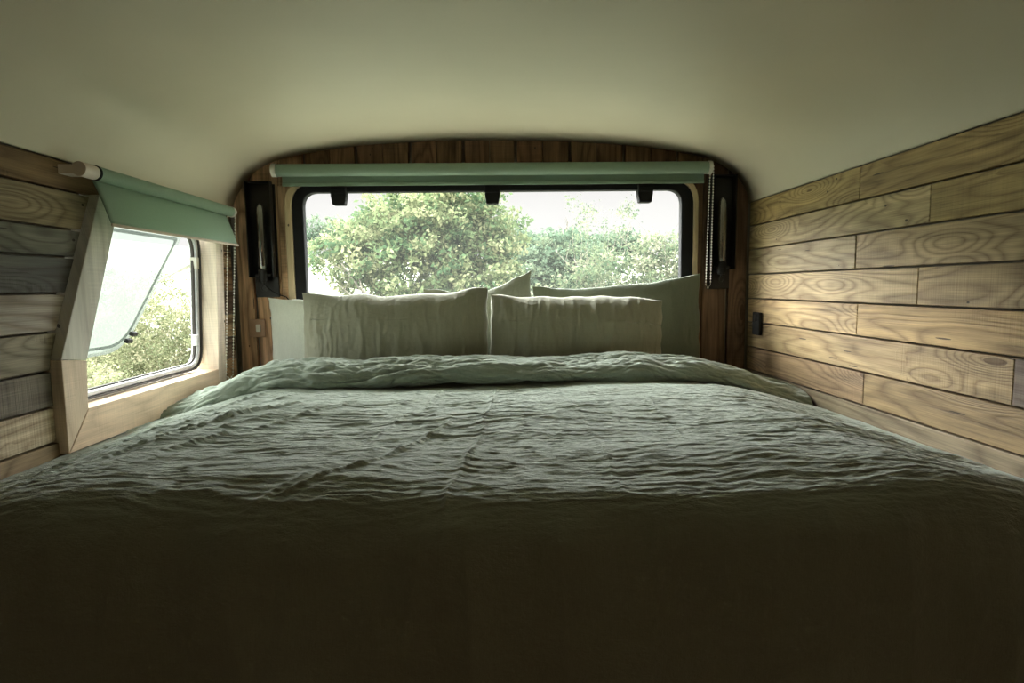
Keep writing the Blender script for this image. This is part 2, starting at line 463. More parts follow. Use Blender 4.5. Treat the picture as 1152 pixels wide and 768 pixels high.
for i in range(len(zL) - 1):
    z1, z0 = zL[i], zL[i + 1]
    if i in (0,) or z0 < .70:
        lboard(.45, .45, 2.66, 2.66, z0, z1, wcol(cL[i], .03), i * 2.3 + 50); lboard(YF, YF, .447, .447, z0, z1, wcol(grey_), i * 2.3 + 55)
    else:
        for (za, zb) in ([(z0, z1)] if not (z0 < .974 < z1) else [(z0, .974), (.974, z1)]):
            pass
        lboard(.45, .45, casing_left(z0) - .002, casing_left(z1) - .002, z0, z1, wcol(cL[i], .03), i * 2.3 + 50)
        lboard(YF, YF, .447, .447, z0, z1, wcol(grey_), i * 2.3 + 55)
        lboard(casing_right(z0) + .003, casing_right(z1) + .003, 2.66, 2.66, z0, z1, wcol(cL2[i], .04), i * 2.3 + 60)
wl = mb.build('wall_left', M['weathered'], bev=.0018)
tag(wl, 'left wall of mixed grey and brown pallet boards', kind='structure')
mb = MB()
mb.box(-1.27, -1.19, YF, 1.56, 0, 1.93); mb.box(-1.27, -1.19, 2.54, 2.82, 0, 1.93)
mb.box(-1.27, -1.19, 1.56, 2.54, 0, .72); mb.box(-1.27, -1.19, 1.56, 2.54, 1.46, 1.93)
mb.prism([(1.56, .98), (1.56, 1.46), (1.765, 1.46)], 'x', -1.27, -1.19)
mb.build('outer_shell', M['shell'], wl)

# rear wall of upright dark boards
mb = MB()
edges = [-1.163, -1.085, -.965, -.844, -.728, -.612, -.492, -.372, -.253, -.134, -.016, .101, .223, .345, .468, .591, .712, .833, .955, 1.073, 1.163]
wide = {-1.085, -.844, -.612, -.372, -.134, .101, .345, .591, .833, 1.073}
WZ0, WZ1, WX = .955, 1.612, .90
for i in range(len(edges) - 1):
    x0 = edges[i] + (.007 if edges[i] in wide else .0012); x1 = edges[i + 1] - (.007 if edges[i + 1] in wide else .0012)
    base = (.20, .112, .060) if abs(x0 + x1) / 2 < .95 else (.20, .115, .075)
    if x1 < -.85: base = (.60, .39, .23)  # tan boards, paler still because side window light is put into the tint
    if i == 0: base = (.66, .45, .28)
    y0 = D - random.uniform(0, .004)
    def seg(za, zb, xa, xb, topped):
        top = [(xb, zb), (xa, zb)]
        if topped:
            xs = np.linspace(xb, xa, 5); top = [(x, min(arch_z(x) + .02, 1.92)) for x in xs]
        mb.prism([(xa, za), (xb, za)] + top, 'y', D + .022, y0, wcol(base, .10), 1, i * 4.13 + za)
    if x1 <= -WX or x0 >= WX: seg(0, 0, x0, x1, True)
    elif x0 < -WX or x1 > WX:
        seg(WZ1, 0, x0, x1, True); seg(0, WZ0, x0, x1, False)
        if x0 < -WX: seg(WZ0 + .001, WZ1 - .001, x0, -WX, False)
        else: seg(WZ0 + .001, WZ1 - .001, WX, x1, False)
    else:
        seg(WZ1, 0, x0, x1, True); seg(0, WZ0, x0, x1, False)
wb = mb.build('wall_back', M['darkwood'], bev=.0018)
tag(wb, 'rear wall of dark upright boards around the window', kind='structure')
mb = MB()
mb.box(-1.19, -WX, 2.724, 2.82, 0, 1.93); mb.box(WX, 1.19, 2.724, 2.82, 0, 1.93)
mb.box(-WX, WX, 2.724, 2.82, 0, WZ0); mb.box(-WX, WX, 2.724, 2.82, WZ1, 1.93)
mb.build('outer_shell', M['shell'], wb)

# ------------------------------------------------------------------ rear window
w1 = empty('window_1', (0, D, WZ0)); tag(w1, 'wide black framed rear window above the pillows', kind='structure')
def at(o, parent):      # keep world coordinates while parenting
    o.matrix_parent_inverse = Matrix.Translation(parent.location).inverted(); return o
def rect(x0, x1, z0, z1): return [(x0, z0), (x1, z0), (x1, z1), (x0, z1)]
mb = MB()
mb.ring(rounded(rect(-.896, .902, .962, 1.616), .095), rounded(rect(-.848, .848, 1.008, 1.578), .060), 'y', 2.672, 2.715)
at(mb.build('window_frame', M['black'], w1, 'auto', bev=.004), w1)
mb = MB()
mb.ring(rounded(rect(-.928, .926, .935, 1.640), .115), rounded(rect(-.897, .903, .961, 1.617), .096), 'y', 2.668, D - .001)
for i, p in enumerate(mb.v): mb.p[i] = (p[2], p[0], 71.3)
mb.c = [(.47, .37, .235, 1)] * len(mb.c)
at(mb.build('window_trim', M['pine'], w1, 'auto', bev=.004), w1)
mb = MB(); mb.prism(rounded(rect(-.855, .855, 1.0, 1.585), .06), 'y', 2.699, 2.705)
at(mb.build('pane', M['pane'], w1), w1)
for x in (-.686, -.006, .680):
    mb = MB()
    mb.prism([(x - .034, 1.600), (x - .034, 1.560), (x - .027, 1.521), (x + .027, 1.521), (x + .034, 1.560), (x + .034, 1.600)], 'y', 2.655, 2.700)
    mb.prism([(x - .034, 1.592), (x - .034, 1.567), (x + .034, 1.567), (x + .034, 1.592)], 'y', 2.648, 2.656)
    c = at(mb.build('window_catch', M['black'], w1, bev=.005), w1)

# ------------------------------------------------------------------ side window
w2 = empty('window_2', (-1.2, 2.0, .72)); tag(w2, 'open side window in a boxed pine casing', kind='structure')
XC = -1.140; XO = -1.228
def casing(name, poly, col, along, seed, parent=w2):
    mb = MB(); mb.prism(poly, 'x', XO, XC, col, along, seed)
    return at(mb.build(name, M['pine'], parent, bev=.002), w2)
OL0, OL1, OL2 = (1.561, .722), (1.561, .974), (1.762, 1.4315)
IL0, IL1, IL2 = (1.648, .828), (1.657, .962), (1.8445, 1.405)
ORB, IRB, IRT, ORT = (2.484, .722), (2.424, .830), (2.469, 1.405), (2.5335, 1.4315)
pc = (.60, .47, .32)
casing('casing_board', [OL0, IL0, IL1, OL1], (.58, .46, .33), 1, 81)
casing('casing_board', [(OL1[0], OL1[1] + .001), (IL1[0], IL1[1] + .001), IL2, OL2], (.52, .50, .42), 1, 83)
casing('casing_board', [(OL0[0] + .003, OL0[1]), (2.422, .722), (2.422, .830), (IL0[0] + .003, IL0[1])], (.70, .53, .375), 0, 85)
casing('casing_board', [(2.424, .722), ORB, ORT, IRT, IRB], (.82, .70, .58), 1, 87)  # right jamb, its tint raised to hold the daylight falling on it
casing('casing_board', [(IL2[0] + .002, IL2[1]), (IRT[0] - .002, IRT[1]), (ORT[0] - .002, ORT[1]), (OL2[0] + .002, OL2[1])], pc, 0, 89)
win_poly = [(IL0[0] + .004, .834), (2.420, .836), (2.464, 1.401), (1.842, 1.401), (IL1[0] + .005, .962)]
def inset(poly, d):
    n = len(poly); out = []
    for i in range(n):
        p = Vector(poly[i]); a = (Vector(poly[i - 1]) - p).normalized(); b = (Vector(poly[(i + 1) % n]) - p).normalized()
        bi = (a + b)
        if bi.length < 1e-3: bi = Vector((-a.y, a.x))
        s_ = max(.2, math.sin(a.angle(b) / 2)); bi.normalize()
        cr = (-a.x) * b.y - (-a.y) * b.x
        out.append(tuple(p + bi * d / s_ * (1 if cr > 0 else -1)))
    return out
RR = [.05, .085, .085, .06, .05]
mb = MB(); mb.ring(rounded(win_poly, RR), rounded(inset(win_poly, .007), [r * .9 for r in RR]), 'x', -1.232, -1.200)
at(mb.build('window_seal', M['seal'], w2, 'auto', bev=.002), w2)
mb = MB(); mb.ring(rounded(inset(win_poly, .0072), [r * .9 for r in RR]), rounded(inset(win_poly, .024), [r * .8 for r in RR]), 'x', -1.236, -1.206)
at(mb.build('window_frame', M['greyframe'], w2, 'auto', bev=.005), w2)
mb = MB(); mb.ring(rounded(inset(win_poly, .0242), [r * .8 for r in RR]), rounded(inset(win_poly, .029), [r * .76 for r in RR]), 'x', -1.228, -1.216)
at(mb.build('inner_gasket', M['seal'], w2, 'auto', bev=.002), w2)
# panel hinged at the top and swung outwards
hz, hx, ang = 1.392, -1.246, math.radians(28)
def swing(y, z, t=0.):
    d = hz - z
    return (hx - d * math.sin(ang) - t * math.cos(ang), y, hz - d * math.cos(ang) + t * math.sin(ang))
def swung(mb):
    mb.v = [swing(v[1], v[2], -(v[0])) for v in mb.v]; return mb
pp = [(1.60, .845), (2.400, .845), (2.436, 1.388), (1.81, 1.388), (1.60, .96)]
PR = [.05, .12, .02, .02, .05]
mb = MB(); mb.prism(rounded(pp, PR), 'x', -.022, 0.)
pane2 = at(swung(mb).build('open_pane', M['milky'], w2, bev=.004), w2)
mb = MB(); mb.ring(rounded(inset(pp, .030), [r * .8 for r in PR]), rounded(inset(pp, .042), [r * .75 for r in PR]), 'x', .0005, .003)
swung(mb); o = mb.build('pane_rim', M['milky'], pane2, 'auto'); o.matrix_parent_inverse = pane2.matrix_parent_inverse.inverted() if False else Matrix.Identity(4)
for yy, zz in ((2.385, .935), (2.372, .905)):
    mb = MB(); mb.prism([(yy - .018, zz - .008), (yy + .018, zz - .008), (yy + .014, zz + .008), (yy - .018, zz + .008)], 'x', .004, .022)
    o = swung(mb).build('pane_catch', M['black'], w2, bev=.003); at(o, w2)
mb = MB()
a0 = Vector((-1.222, 2.436, 1.262)); a1 = Vector(swing(2.415, 1.165, .0))
mb.tube([a0, a0.lerp(a1, .45)], .0085, 10); mb.tube([a0.lerp(a1, .43), a1], .0055, 10)
mb.box(-1.232, -1.205, 2.425, 2.447, 1.240, 1.285)
at(mb.build('stay_arm', M['white'], w2, 'auto'), w2)
mb = MB(); mb.box(-1.226, -1.200, 2.385, 2.398, .93, .975)
at(mb.build('frame_latch', M['greyframe'], w2, bev=.003), w2)

# ------------------------------------------------------------------ roller blinds
def chain(mb, pts, step=.0125, r=.0036):
    P = [Vector(p) for p in pts]
    for a, b in zip(P, P[1:]):
        n = max(1, int((b - a).length / step))
        for k in range(n):
            mb.sphere(a.lerp(b, k / n), r, 6, 4)
        mb.tube([a, b], .0008, 4)
# rear blind, rolled almost fully up
rb = empty('roller_blind', (0, 2.63, 1.667))
tag(rb, 'long sage green roller blind rolled up above the rear window', 'roller blind', 'roller blinds')
yb, zb = 2.640, 1.668
mb = MB(); mb.cyl((-.942, yb, zb), (.952, yb, zb), .0265, n=28)
at(mb.build('blind_roll', M['blind'], rb, 'auto'), rb)
mb = MB(); mb.prism([(-.930, 1.612), (.945, 1.612), (.945, 1.668), (-.930, 1.668)], 'y', 2.6655, 2.6672)
at(mb.build('blind_cloth', M['blind'], rb), rb)
mb = MB(); mb.box(-.930, .945, 2.659, 2.667, 1.603, 1.619)
at(mb.build('hem_bar', M['blind'], rb, bev=.003), rb)
def end_bracket(parent, x0, x1, y, z, r, wall):
    mb = MB(); mb.cyl((x0, y, z), (x1, y, z), r, n=24); mb.cyl((x0 - .004 if x0 < 0 else x1, y, z), (x0 if x0 < 0 else x1 + .004, y, z), r * .45, n=12)
    mb.box(min(x0, x1), max(x0, x1), y, wall, z - r * .6, z + r * .9)
    return at(mb.build('end_bracket', M['white'], parent, 'auto'), parent)
end_bracket(rb, -.962, -.9425, yb, zb, .029, 2.699)
end_bracket(rb, .9525, .968, yb, zb, .029, 2.699)
mb = MB(); chain(mb, [(.953, yb - .030, zb), (.941, yb - .032, 1.15)]); chain(mb, [(.968, yb - .028, zb), (.964, yb - .028, 1.15)]); chain(mb, [(.941, yb - .032, 1.15), (.952, yb - .03, 1.135), (.964, yb - .028, 1.15)])
at(mb.build('bead_chain', M['white'], rb, True), rb)
# side blind, let down a hand's width
sb = empty('roller_blind', (-1.10, 2.1, 1.478))
tag(sb, 'short sage green roller blind partly lowered over the open side window', 'roller blind', 'roller blinds')
xb, zs = -1.105, 1.479
mb = MB(); mb.cyl((xb, 1.698, zs), (xb, 2.528, zs), .0205, n=28)
at(mb.build('blind_roll', M['blind'], sb, 'auto'), sb)
ys = np.linspace(1.700, 2.514, 40); ts = np.linspace(0, 1, 14); P = np.zeros((len(ts), len(ys), 3))
for i, t in enumerate(ts):
    P[i, :, 0] = -1.1265 + .055 * t ** .8 + .002 * np.sin(ys * 9 + 1) * t
    P[i, :, 1] = ys; P[i, :, 2] = 1.478 - .138 * t + .0015 * np.sin(ys * 5) * t
cl = at(grid_obj('blind_cloth', P, M['blind'], sb), sb)
s_ = cl.modifiers.new('solid', 'SOLIDIFY'); s_.thickness = .0012
mb = MB(); mb.box(-1.075, -1.0685, 1.700, 2.514, 1.333, 1.342)
at(mb.build('hem_bar', M['hem'], sb, bev=.002), sb)
mb = MB(); mb.cyl((xb, 1.632, zs), (xb, 1.690, zs), .0195, n=24); mb.box(-1.162, xb, 1.636, 1.686, zs - .012, zs + .012)
at(mb.build('end_bracket', M['bracket'], sb, 'auto'), sb)
mb = MB(); mb.cyl((xb, 1.690, zs), (xb, 1.698, zs), .0215, n=24)
at(mb.build('roller_collar', M['black'], sb, 'auto'), sb)
mb = MB(); mb.cyl((xb, 2.5285, zs), (xb, 2.546, zs), .022, n=24); mb.box(-1.162, xb, 2.531, 2.544, zs - .012, zs + .014)
at(mb.build('end_bracket', M['white'], sb, 'auto'), sb)
mb = MB(); chain(mb, [(xb + .018, 2.537, zs), (-1.118, 2.500, .795)]); chain(mb, [(xb - .014, 2.537, zs - .02), (-1.124, 2.452, .795)]); chain(mb, [(-1.118, 2.500, .795), (-1.12, 2.476, .78), (-1.124, 2.452, .795)])
at(mb.build('bead_chain', M['white'], sb, True), sb)

# ------------------------------------------------------------------ wall lamps
def make_lamp():
    root = empty('wall_lamp', (-1.026, D, 1.118))
    mb = MB(); mb.box(-.052, .052, -.014, -.004, 0, .500)
    mb.build('backplate', M['blackmetal'], root, bev=.002)
    # U-shaped shade, open to the room, closed at the top
    K = 18; outer = []; inner = []
    for k in range(K + 1):
        a = PI * k / K
        outer.append((.054 * math.cos(a), -.048 + .034 * math.sin(a))); inner.append((.0505 * math.cos(a), -.048 + .0305 * math.sin(a)))
    outer = [(.054, -.078)] + outer + [(-.054, -.078)]; inner = [(.0505, -.078)] + inner + [(-.0505, -.078)]
    mb = MB(); mb.prism(outer + inner[::-1], 'z', .088, .500)
    mb.prism(outer, 'z', .500, .504)
    mb.build('lamp_shade', M['blackmetal'], root, 'auto')
    mb = MB()
    prof = [(.0, .118), (.0185, .122), (.0195, .14), (.0195, .37), (.017, .392), (.010, .404), (.004, .410), (.0, .412)]
    mb.tube([(0, -.052, z) for r, z in prof], [max(r, .0006) for r, z in prof], 20)
    bulb = mb.build('bulb', M['bulb'], root, True)
    mb = MB()
    for dx in (-.006, .006): mb.tube([(dx, -.052, .125), (dx * .9, -.052, .385)], .0012, 6)
    mb.build('filament', M['chrome'], bulb)
    mb = MB(); mb.cyl((0, -.052, .075), (0, -.052, .120), .021, n=20); mb.cyl((0, -.052, .066), (0, -.052, .076), .017, n=20)
    mb.box(-.010, .010, -.05, -.008, .080, .100)
    for s in (-1, 1): mb.cyl((s * .020, -.052, .098), (s * .034, -.052, .098), .006, n=10)
    mb.build('lamp_holder', M['blackmetal'], root, 'auto')
    mb = MB(); mb.tube([(.011 * math.cos(t), -.052, .042 + .014 * math.sin(t)) for t in np.linspace(0, 2 * PI, 18)], .0032, 8); mb.cyl((0, -.052, .054), (0, -.052, .068), .005, n=10)
    mb.build('switch_ring', M['blackmetal'], root, 'auto')
    return root
lamp = make_lamp()
tag(lamp, 'black wall lamp with tubular bulb left of the rear window, above the pale pillow', 'wall lamp', 'pair of wall lamps')
def copy_tree(o, parent=None):
    c = o.copy(); COL.objects.link(c); c.parent = parent
    for ch in list(o.children): copy_tree(ch, c)
    return c
lamp2 = copy_tree(lamp); lamp2.location = (1.026, D, 1.130)
tag(lamp2, 'black wall lamp with tubular bulb in the dark corner right of the rear window', 'wall lamp', 'pair of wall lamps')
mb = MB()
mb.tube([(.012, -.050, .045), (.03, -.045, .028), (.055, -.04, .012), (.09, -.035, .0), (.12, -.03, -.04)], .0026, 8)
mb.build('cable', M['black'], lamp, True)

# ------------------------------------------------------------------ switches
s1 = empty('light_switch', (-1.082, D, .978)); tag(s1, 'tan square switch plate with white toggle left of the pale pillow', 'light switch')
mb = MB(); mb.box(-.036, .036, -.012, -.0045, -.041, .041); mb.build('switch_plate', M['brass'], s1, bev=.0025)
mb = MB(); mb.box(-.004, .018, -.020, -.0122, -.016, .018); mb.build('toggle', M['white'], s1, bev=.003)
M['darkbox'] = plain('dark_switch_box', (.012, .011, .011), .7, spec=.2)
s2 = empty('light_switch', (XR, 2.563, .975)); tag(s2, 'small dark switch on the right wall boards near the rear corner', 'light switch')
mb = MB(); mb.box(-.016, 0., -.035, .035, -.05, .05); mb.build('switch_box', M['darkbox'], s2, bev=.004)
mb = MB(); mb.box(-.021, -.0162, -.012, .012, .012, .040); mb.build('rocker', M['blackmetal'], s2, bev=.002)

# ------------------------------------------------------------------ bed and duvet
bed = empty('bed', (0, 1.75, 0)); tag(bed, 'fixed double bed filling the van beneath the crumpled sage duvet', 'bed')
mb = MB(); mb.box(-1.10, 1.10, .96, 2.66, .002, .40)
at(mb.build('bed_base', M['pine'], bed, bev=.004), bed)
mb = MB(); mb.box(-1.08, 1.08, .97, 2.665, .401, .655)
at(mb.build('mattress', M['sheet'], bed, bev=.05), bed)

nu, nv = 640, 860
us = np.linspace(-1.158, 1.158, nu)
def crest(x): return .865 + .075 * np.abs(x) ** 1.6 + .012 * noise(x * 3.1, 0 * x, 3)
def fold_edge(x): return 2.035 + .045 * x + .03 * noise(x * 2.3, 0 * x, 5) + .012 * noise(x * 7, 0 * x, 6)
c = crest(us); e = fold_edge(us)
fz = .018 * noise(us * 2.2, 0 * us, 8) + .008 * noise(us * 6, 0 * us, 9)       # puffiness of the turned-back band
one = np.ones(nu)
ctrl = [(c + .02, .16 * one), (c - .005, .35 * one), (c - .012, .55 * one), (c - .004, .70 * one), (c + .010, .765 * one), (c + .045, .800 * one), (c + .11, .812 * one),
        (1.20 * one, .815 * one), (1.45 * one, .812 * one), (1.75 * one, .812 * one), (2.02 * one, .806 * one), (2.20 * one, .803 * one), (2.27 * one, .806 * one), (2.312 * one, .828 * one),
        (2.310 * one, .858 + fz * .6), (2.28 * one, .877 + fz), (2.21 * one, .886 + fz), (e + .11, .885 + fz), (e + .045, .878 + fz), (e + .008, .860 + fz), (e - .008, .836 + fz * .6), (e + .004, .814 * one), (e + .03, .806 * one)]
Pc = np.array([np.stack([a * one, b * one], -1) for a, b in ctrl])           # (k, nu, 2)
k = len(ctrl)
# Catmull-Rom, then resample to uniform arc length (mean over x)
tt = np.linspace(0, k - 1 - 1e-6, 2400); ii = tt.astype(int); ff = (tt - ii)[:, None, None]
g = lambda j: Pc[np.clip(j, 0, k - 1)]
p0, p1, p2, p3 = g(ii - 1), g(ii), g(ii + 1), g(ii + 2)
Q = .5 * (2 * p1 + (p2 - p0) * ff + (2 * p0 - 5 * p1 + 4 * p2 - p3) * ff ** 2 + (3 * p1 - p0 - 3 * p2 + p3) * ff ** 3)
mean = Q.mean(1); sl = np.concatenate([[0], np.cumsum(np.linalg.norm(np.diff(mean, axis=0), axis=1))])
sv = np.linspace(0, sl[-1], nv); fi = np.interp(sv, sl, np.arange(len(sl))); i0 = np.clip(fi.astype(int), 0, len(sl) - 2); fr = (fi - i0)[:, None, None]
Q = Q[i0] * (1 - fr) + Q[i0 + 1] * fr                                         # (nv, nu, 2)
X = np.broadcast_to(us, (nv, nu)); S = np.broadcast_to(sv[:, None], (nv, nu))
Y = Q[..., 0].copy(); Z = Q[..., 1].copy()
s_crest = np.interp(.775, Z[: nv // 3].mean(1), sv[: nv // 3])               # where the drop begins
top = sstep((S - s_crest + .03) / .08)                                       # 0 on the drop, 1 on top
fold = sstep((S - (sv[-1] - .42)) / .06)
# sides fall towards the walls
ax = np.abs(X)
amt = np.where(X < 0, .100, .105) * (1 + .35 * fold)
Z -= amt * sstep((ax - .66) / .56) ** 1.25 * (.25 + .75 * sstep((Z - .2) / .6))
# displacement
wx = X + .05 * noise(X * 2, S * 2, 20); ws = S + .035 * noise(X * 2.5, S * 3, 21) + .012 * noise(X * 9, S * 9, 22)
leftw = sstep((-X + .15) / .6)
diag = ws + .42 * (X + .6) * leftw * 0
def rg(a, b, sd, p=2.): return ridged(a, b, sd, p) - .45
d_top = .012 * noise(X * 2.0, S * 3.2, 30)
d_top += .011 * noise(wx * 1.5, ws * 7.5, 31)
patch = sstep(noise(X * 2.1, S * 3.0, 40) * 1.2 + .55)
patch2 = sstep(noise(X * 2.6, S * 3.4, 41) * 1.3 + .5)
d_top += .0040 * rg(wx * 2.2, ws * 15., 32, 2.2) * patch
d_top += .0028 * rg(wx * 3.4, ws * 26., 33, 2.0) * patch2
d_top += .0023 * rg(wx * 8., ws * 48., 34, 1.8)
d_top += .0017 * rg(wx * 17., ws * 85., 35, 1.6)
d_top += .0008 * rg(wx * 34., ws * 150., 37, 1.6)
# slanting creases on the window side: run from rear right to front left
ca, sa = math.cos(.62), math.sin(.62)
da = X * ca + (S - 1.2) * sa * -1.; db = X * sa + (S - 1.2) * ca
d_top += .0075 * (ridged(da * 9. + .4 * noise(X * 4, S * 4, 50), db * 1.2, 36, 4.) - .2) * leftw * sstep(noise(X * 3, S * 3, 51) + .55)
# long pressed crease lines running down the bed
def crease(pts, amp, w):
    px = np.array([p[0] for p in pts]); py = np.array([p[1] for p in pts])
    sp = py - ctrl[6][1][0] * 0
    xc = np.interp(Y, py, px) + .006 * noise(S * 9, S * 0, int(px[0] * 50) + 60)
    on = sstep((Y - py.min() + .03) / .05) * sstep((py.max() + .05 - Y) / .06)
    return amp * np.exp(-((X - xc) / w) ** 2) * on
d_top += crease([(-.10, .80), (-.045, 1.25), (.0, 2.0)], .004, .007) + crease([(-.36, .95), (-.235, 1.10), (-.12, 1.45)], .007, .009)
d_top += crease([(.20, .80), (.22, 1.3), (.21, 1.9)], .002, .006) + crease([(-.30, 1.3), (-.20, 1.7), (-.18, 2.0)], .003, .006) + crease([(.42, 1.25), (.44, 1.6), (.46, 1.75)], .002, .006)
d_top += crease([(-1.05, 1.35), (-.75, 1.9)], .008, .009) + crease([(-.95, 1.2), (-.60, 1.75)], .007, .009) + crease([(-.82, 1.1), (-.45, 1.7)], .006, .009)
d_drop = .020 * noise(X * 4.2 + .3 * noise(X * 2, S * 2, 70), S * 1.1, 71) + .010 * rg(X * 7., S * 1.2, 72, 2.) + .004 * noise(X * 22., S * 5., 73) + .0025 * noise(X * 10, S * 30, 74)
fold_d = .012 * rg(wx * 2.6, ws * 13., 80, 2.) + .008 * rg(wx * 6., ws * 22., 81, 2.) + .010 * noise(wx * 4, ws * 8, 82) + .005 * rg(wx * 13, ws * 38, 83, 1.7) + .003 * rg(wx * 26, ws * 70, 84, 1.7)
fold_d *= .8 + .5 * sstep((-X + .1) / .5)
disp = d_top * top * (1 - fold) + d_drop * (1 - top) + fold_d * fold
edge_fade = sstep((1.158 - ax) / .05)
disp = disp * (.35 + .65 * edge_fade)
# hidden inner part of the turn stays calm
P = np.stack([X, Y, Z], -1)
tu = np.gradient(P, axis=1); tv = np.gradient(P, axis=0)
nn = np.cross(tu, tv); nn /= np.linalg.norm(nn, axis=2)[..., None] + 1e-12
P = P + nn * disp[..., None]
P[..., 0] = np.clip(P[..., 0], -1.160, 1.160)
duvet = grid_obj('duvet', P[:, ::1], M['duvet'])
tag(duvet, 'crumpled sage green linen duvet spread over the whole bed', 'duvet')

# ------------------------------------------------------------------ pillows
def pillow(name, W, Hh, T, seed, mat, ear=.035, sag=.02, wr=1., vstreak=0., n=170, m=120, edge_curve=None, back=.9):
    u = np.linspace(-1, 1, n); v = np.linspace(-1, 1, m)
    u = np.sin(u * PI / 2) * .35 + u * .65; v = np.sin(v * PI / 2) * .35 + v * .65
    U, V = np.meshgrid(u, v, indexing='ij')
    x = W / 2 * U * (1 - ear * 1.3 * (1 - V ** 2) ** .8)
    z = Hh / 2 * V * (1 - ear * (1 - np.abs(U) ** 2.2) ** .8)
    z = z + sag * np.where(V > 0, V ** 2, 0) * (-(1 - U ** 2)) + .010 * noise(U * 3.4, V * .8, seed) * (np.abs(V) > .5)
    if edge_curve is not None: z = z + edge_curve(U) * sstep((V + .2) / 1.2)
    th = T / 2 * (np.clip((1 - np.abs(U) ** 2.6), 0, 1) ** .62) * (np.clip((1 - np.abs(V) ** 2.), 0, 1) ** .70) * (1 + .10 * V)
    x = x + .004 * noise(V * 5, U, seed + 1); 
    rim = np.clip(1 - np.minimum(1 - np.abs(U), (1 - np.abs(V)) * 1.3) * 2.2, 0, 1)
    face = (np.clip(1 - U ** 8, 0, 1) * np.clip(1 - V ** 8, 0, 1))
    xx = U * W / 2; zz = V * Hh / 2
    def wrinkle(sd):
        q = xx + .012 * noise(xx * 6, zz * 7, sd + 9)
        w_ = .009 * noise(xx * 4, zz * 4.5, sd) + .0050 * (ridged(q * 11, zz * 2.6, sd + 1, 2.5) - .35) * (vstreak + .3)
        w_ += .0045 * (ridged(q * 21, zz * 3.2, sd + 2, 2.5) - .35) * (rim + vstreak * .7)
        w_ += .0024 * (ridged(q * 44, zz * 7, sd + 3, 2.) - .4) * (.4 + rim + .5 * vstreak)
        w_ += .0018 * (ridged(xx * 20, zz * 60, sd + 7, 2.) - .4) * (.4 + rim)
        return w_ * wr
    F = np.stack([x, -th - wrinkle(seed + 10) * face, z], -1)
    B = np.stack([x, th * back + wrinkle(seed + 30) * face, z], -1)
    return grid_obj(name, F, mat, extra=B)
def place(o, x, y, z, tilt, yaw=0., roll=0.):
    o.location = (x, y, z); o.rotation_euler = (math.radians(-tilt), math.radians(roll), math.radians(yaw)); return o
GP = 'pillows against the rear window'
A = place(pillow('pillow', .768, .46, .200, 101, M['pillow'], .004, .006, 1.25, .55, back=.55, edge_curve=lambda U: -.012 * (1 - U ** 2) + .012 * sstep((U - .5) / .5)), -.415, 2.450, .912, 5)
tag(A, 'creased sage linen pillow in front, left of the pair, under the window middle', 'pillow', GP)
Bp = place(pillow('pillow', .726, .425, .200, 151, M['pillow'], .004, .0, 1.35, .7, back=.55, edge_curve=lambda U: .004 * np.sin(U * 4) - .01 * sstep((U - .6) / .4)), .338, 2.450, .895, 5, 0, 1.6)
tag(Bp, 'creased sage linen pillow in front, right of the pair, before the dark green pillow', 'pillow', GP)
Cp = place(pillow('pillow', .76, .50, .095, 201, M['darkpillow'], .03, .012, .7, .1, edge_curve=lambda U: .016 * U), .550, 2.612, .922, 3, 0, -1.2)
tag(Cp, 'large deep green pillow at the back right, reaching up beside the right lamp', 'pillow', GP)
Dp = place(pillow('pillow', .665, .44, .095, 251, M['pale'], .03, .008, .5, 0.), -.668, 2.612, .895, 3)
tag(Dp, 'smooth green pillow lit pale at the back left under the left lamp', 'pillow', GP)
Ep = place(pillow('pillow', .485, .47, .085, 301, M['lightsage'], .02, .0, .8, .3, edge_curve=lambda U: .082 * np.clip((U - .02) / .98, 0, 1) ** 1.25 - .012 * (1 - U ** 2)), -.079, 2.614, .913, 3)
tag(Ep, 'small back pillow with one pointed corner standing up before the window', 'pillow', GP)

# ------------------------------------------------------------------ outdoors
def hill(x, y):
    r = math.hypot(x, y)
    z = -1.0 + 4.6 * float(sstep((y - 8) / 48.)) + .25 * math.sin(x * .07 + 1) * min(1, r / 20)
    z += 1.6 * float(sstep((-x - 8) / 40.)) * 2.2
    return z
gx = np.concatenate([np.linspace(-90, -20, 24), np.linspace(-19, 19, 60), np.linspace(20, 90, 24)])
gy = np.concatenate([np.linspace(-60, -6, 20), np.linspace(-5, 25, 60), np.linspace(26, 130, 40)])
G = np.zeros((len(gx), len(gy), 3))
for i, x in enumerate(gx):
    for j, y in enumerate(gy): G[i, j] = (x, y, hill(x, y))
m, nt, b = new_mat('pale_meadow')
tc = N(nt, 'ShaderNodeTexCoord'); nz = N(nt, 'ShaderNodeTexNoise'); inp(nz, Scale=1.2, Detail=8., Roughness=.7); nt.links.new(tc.outputs['Object'], nz.inputs['Vector'])
nt.links.new(ramp(nt, nz.outputs[0], [(.3, (.078, .090, .055)), (.5, (.10, .108, .072)), (.7, (.122, .126, .09))]), b.inputs['Base Color']); inp(b, Roughness=.95)
grd = grid_obj('ground', G, m); tag(grd, 'pale grassy field rising behind the van', kind='structure')

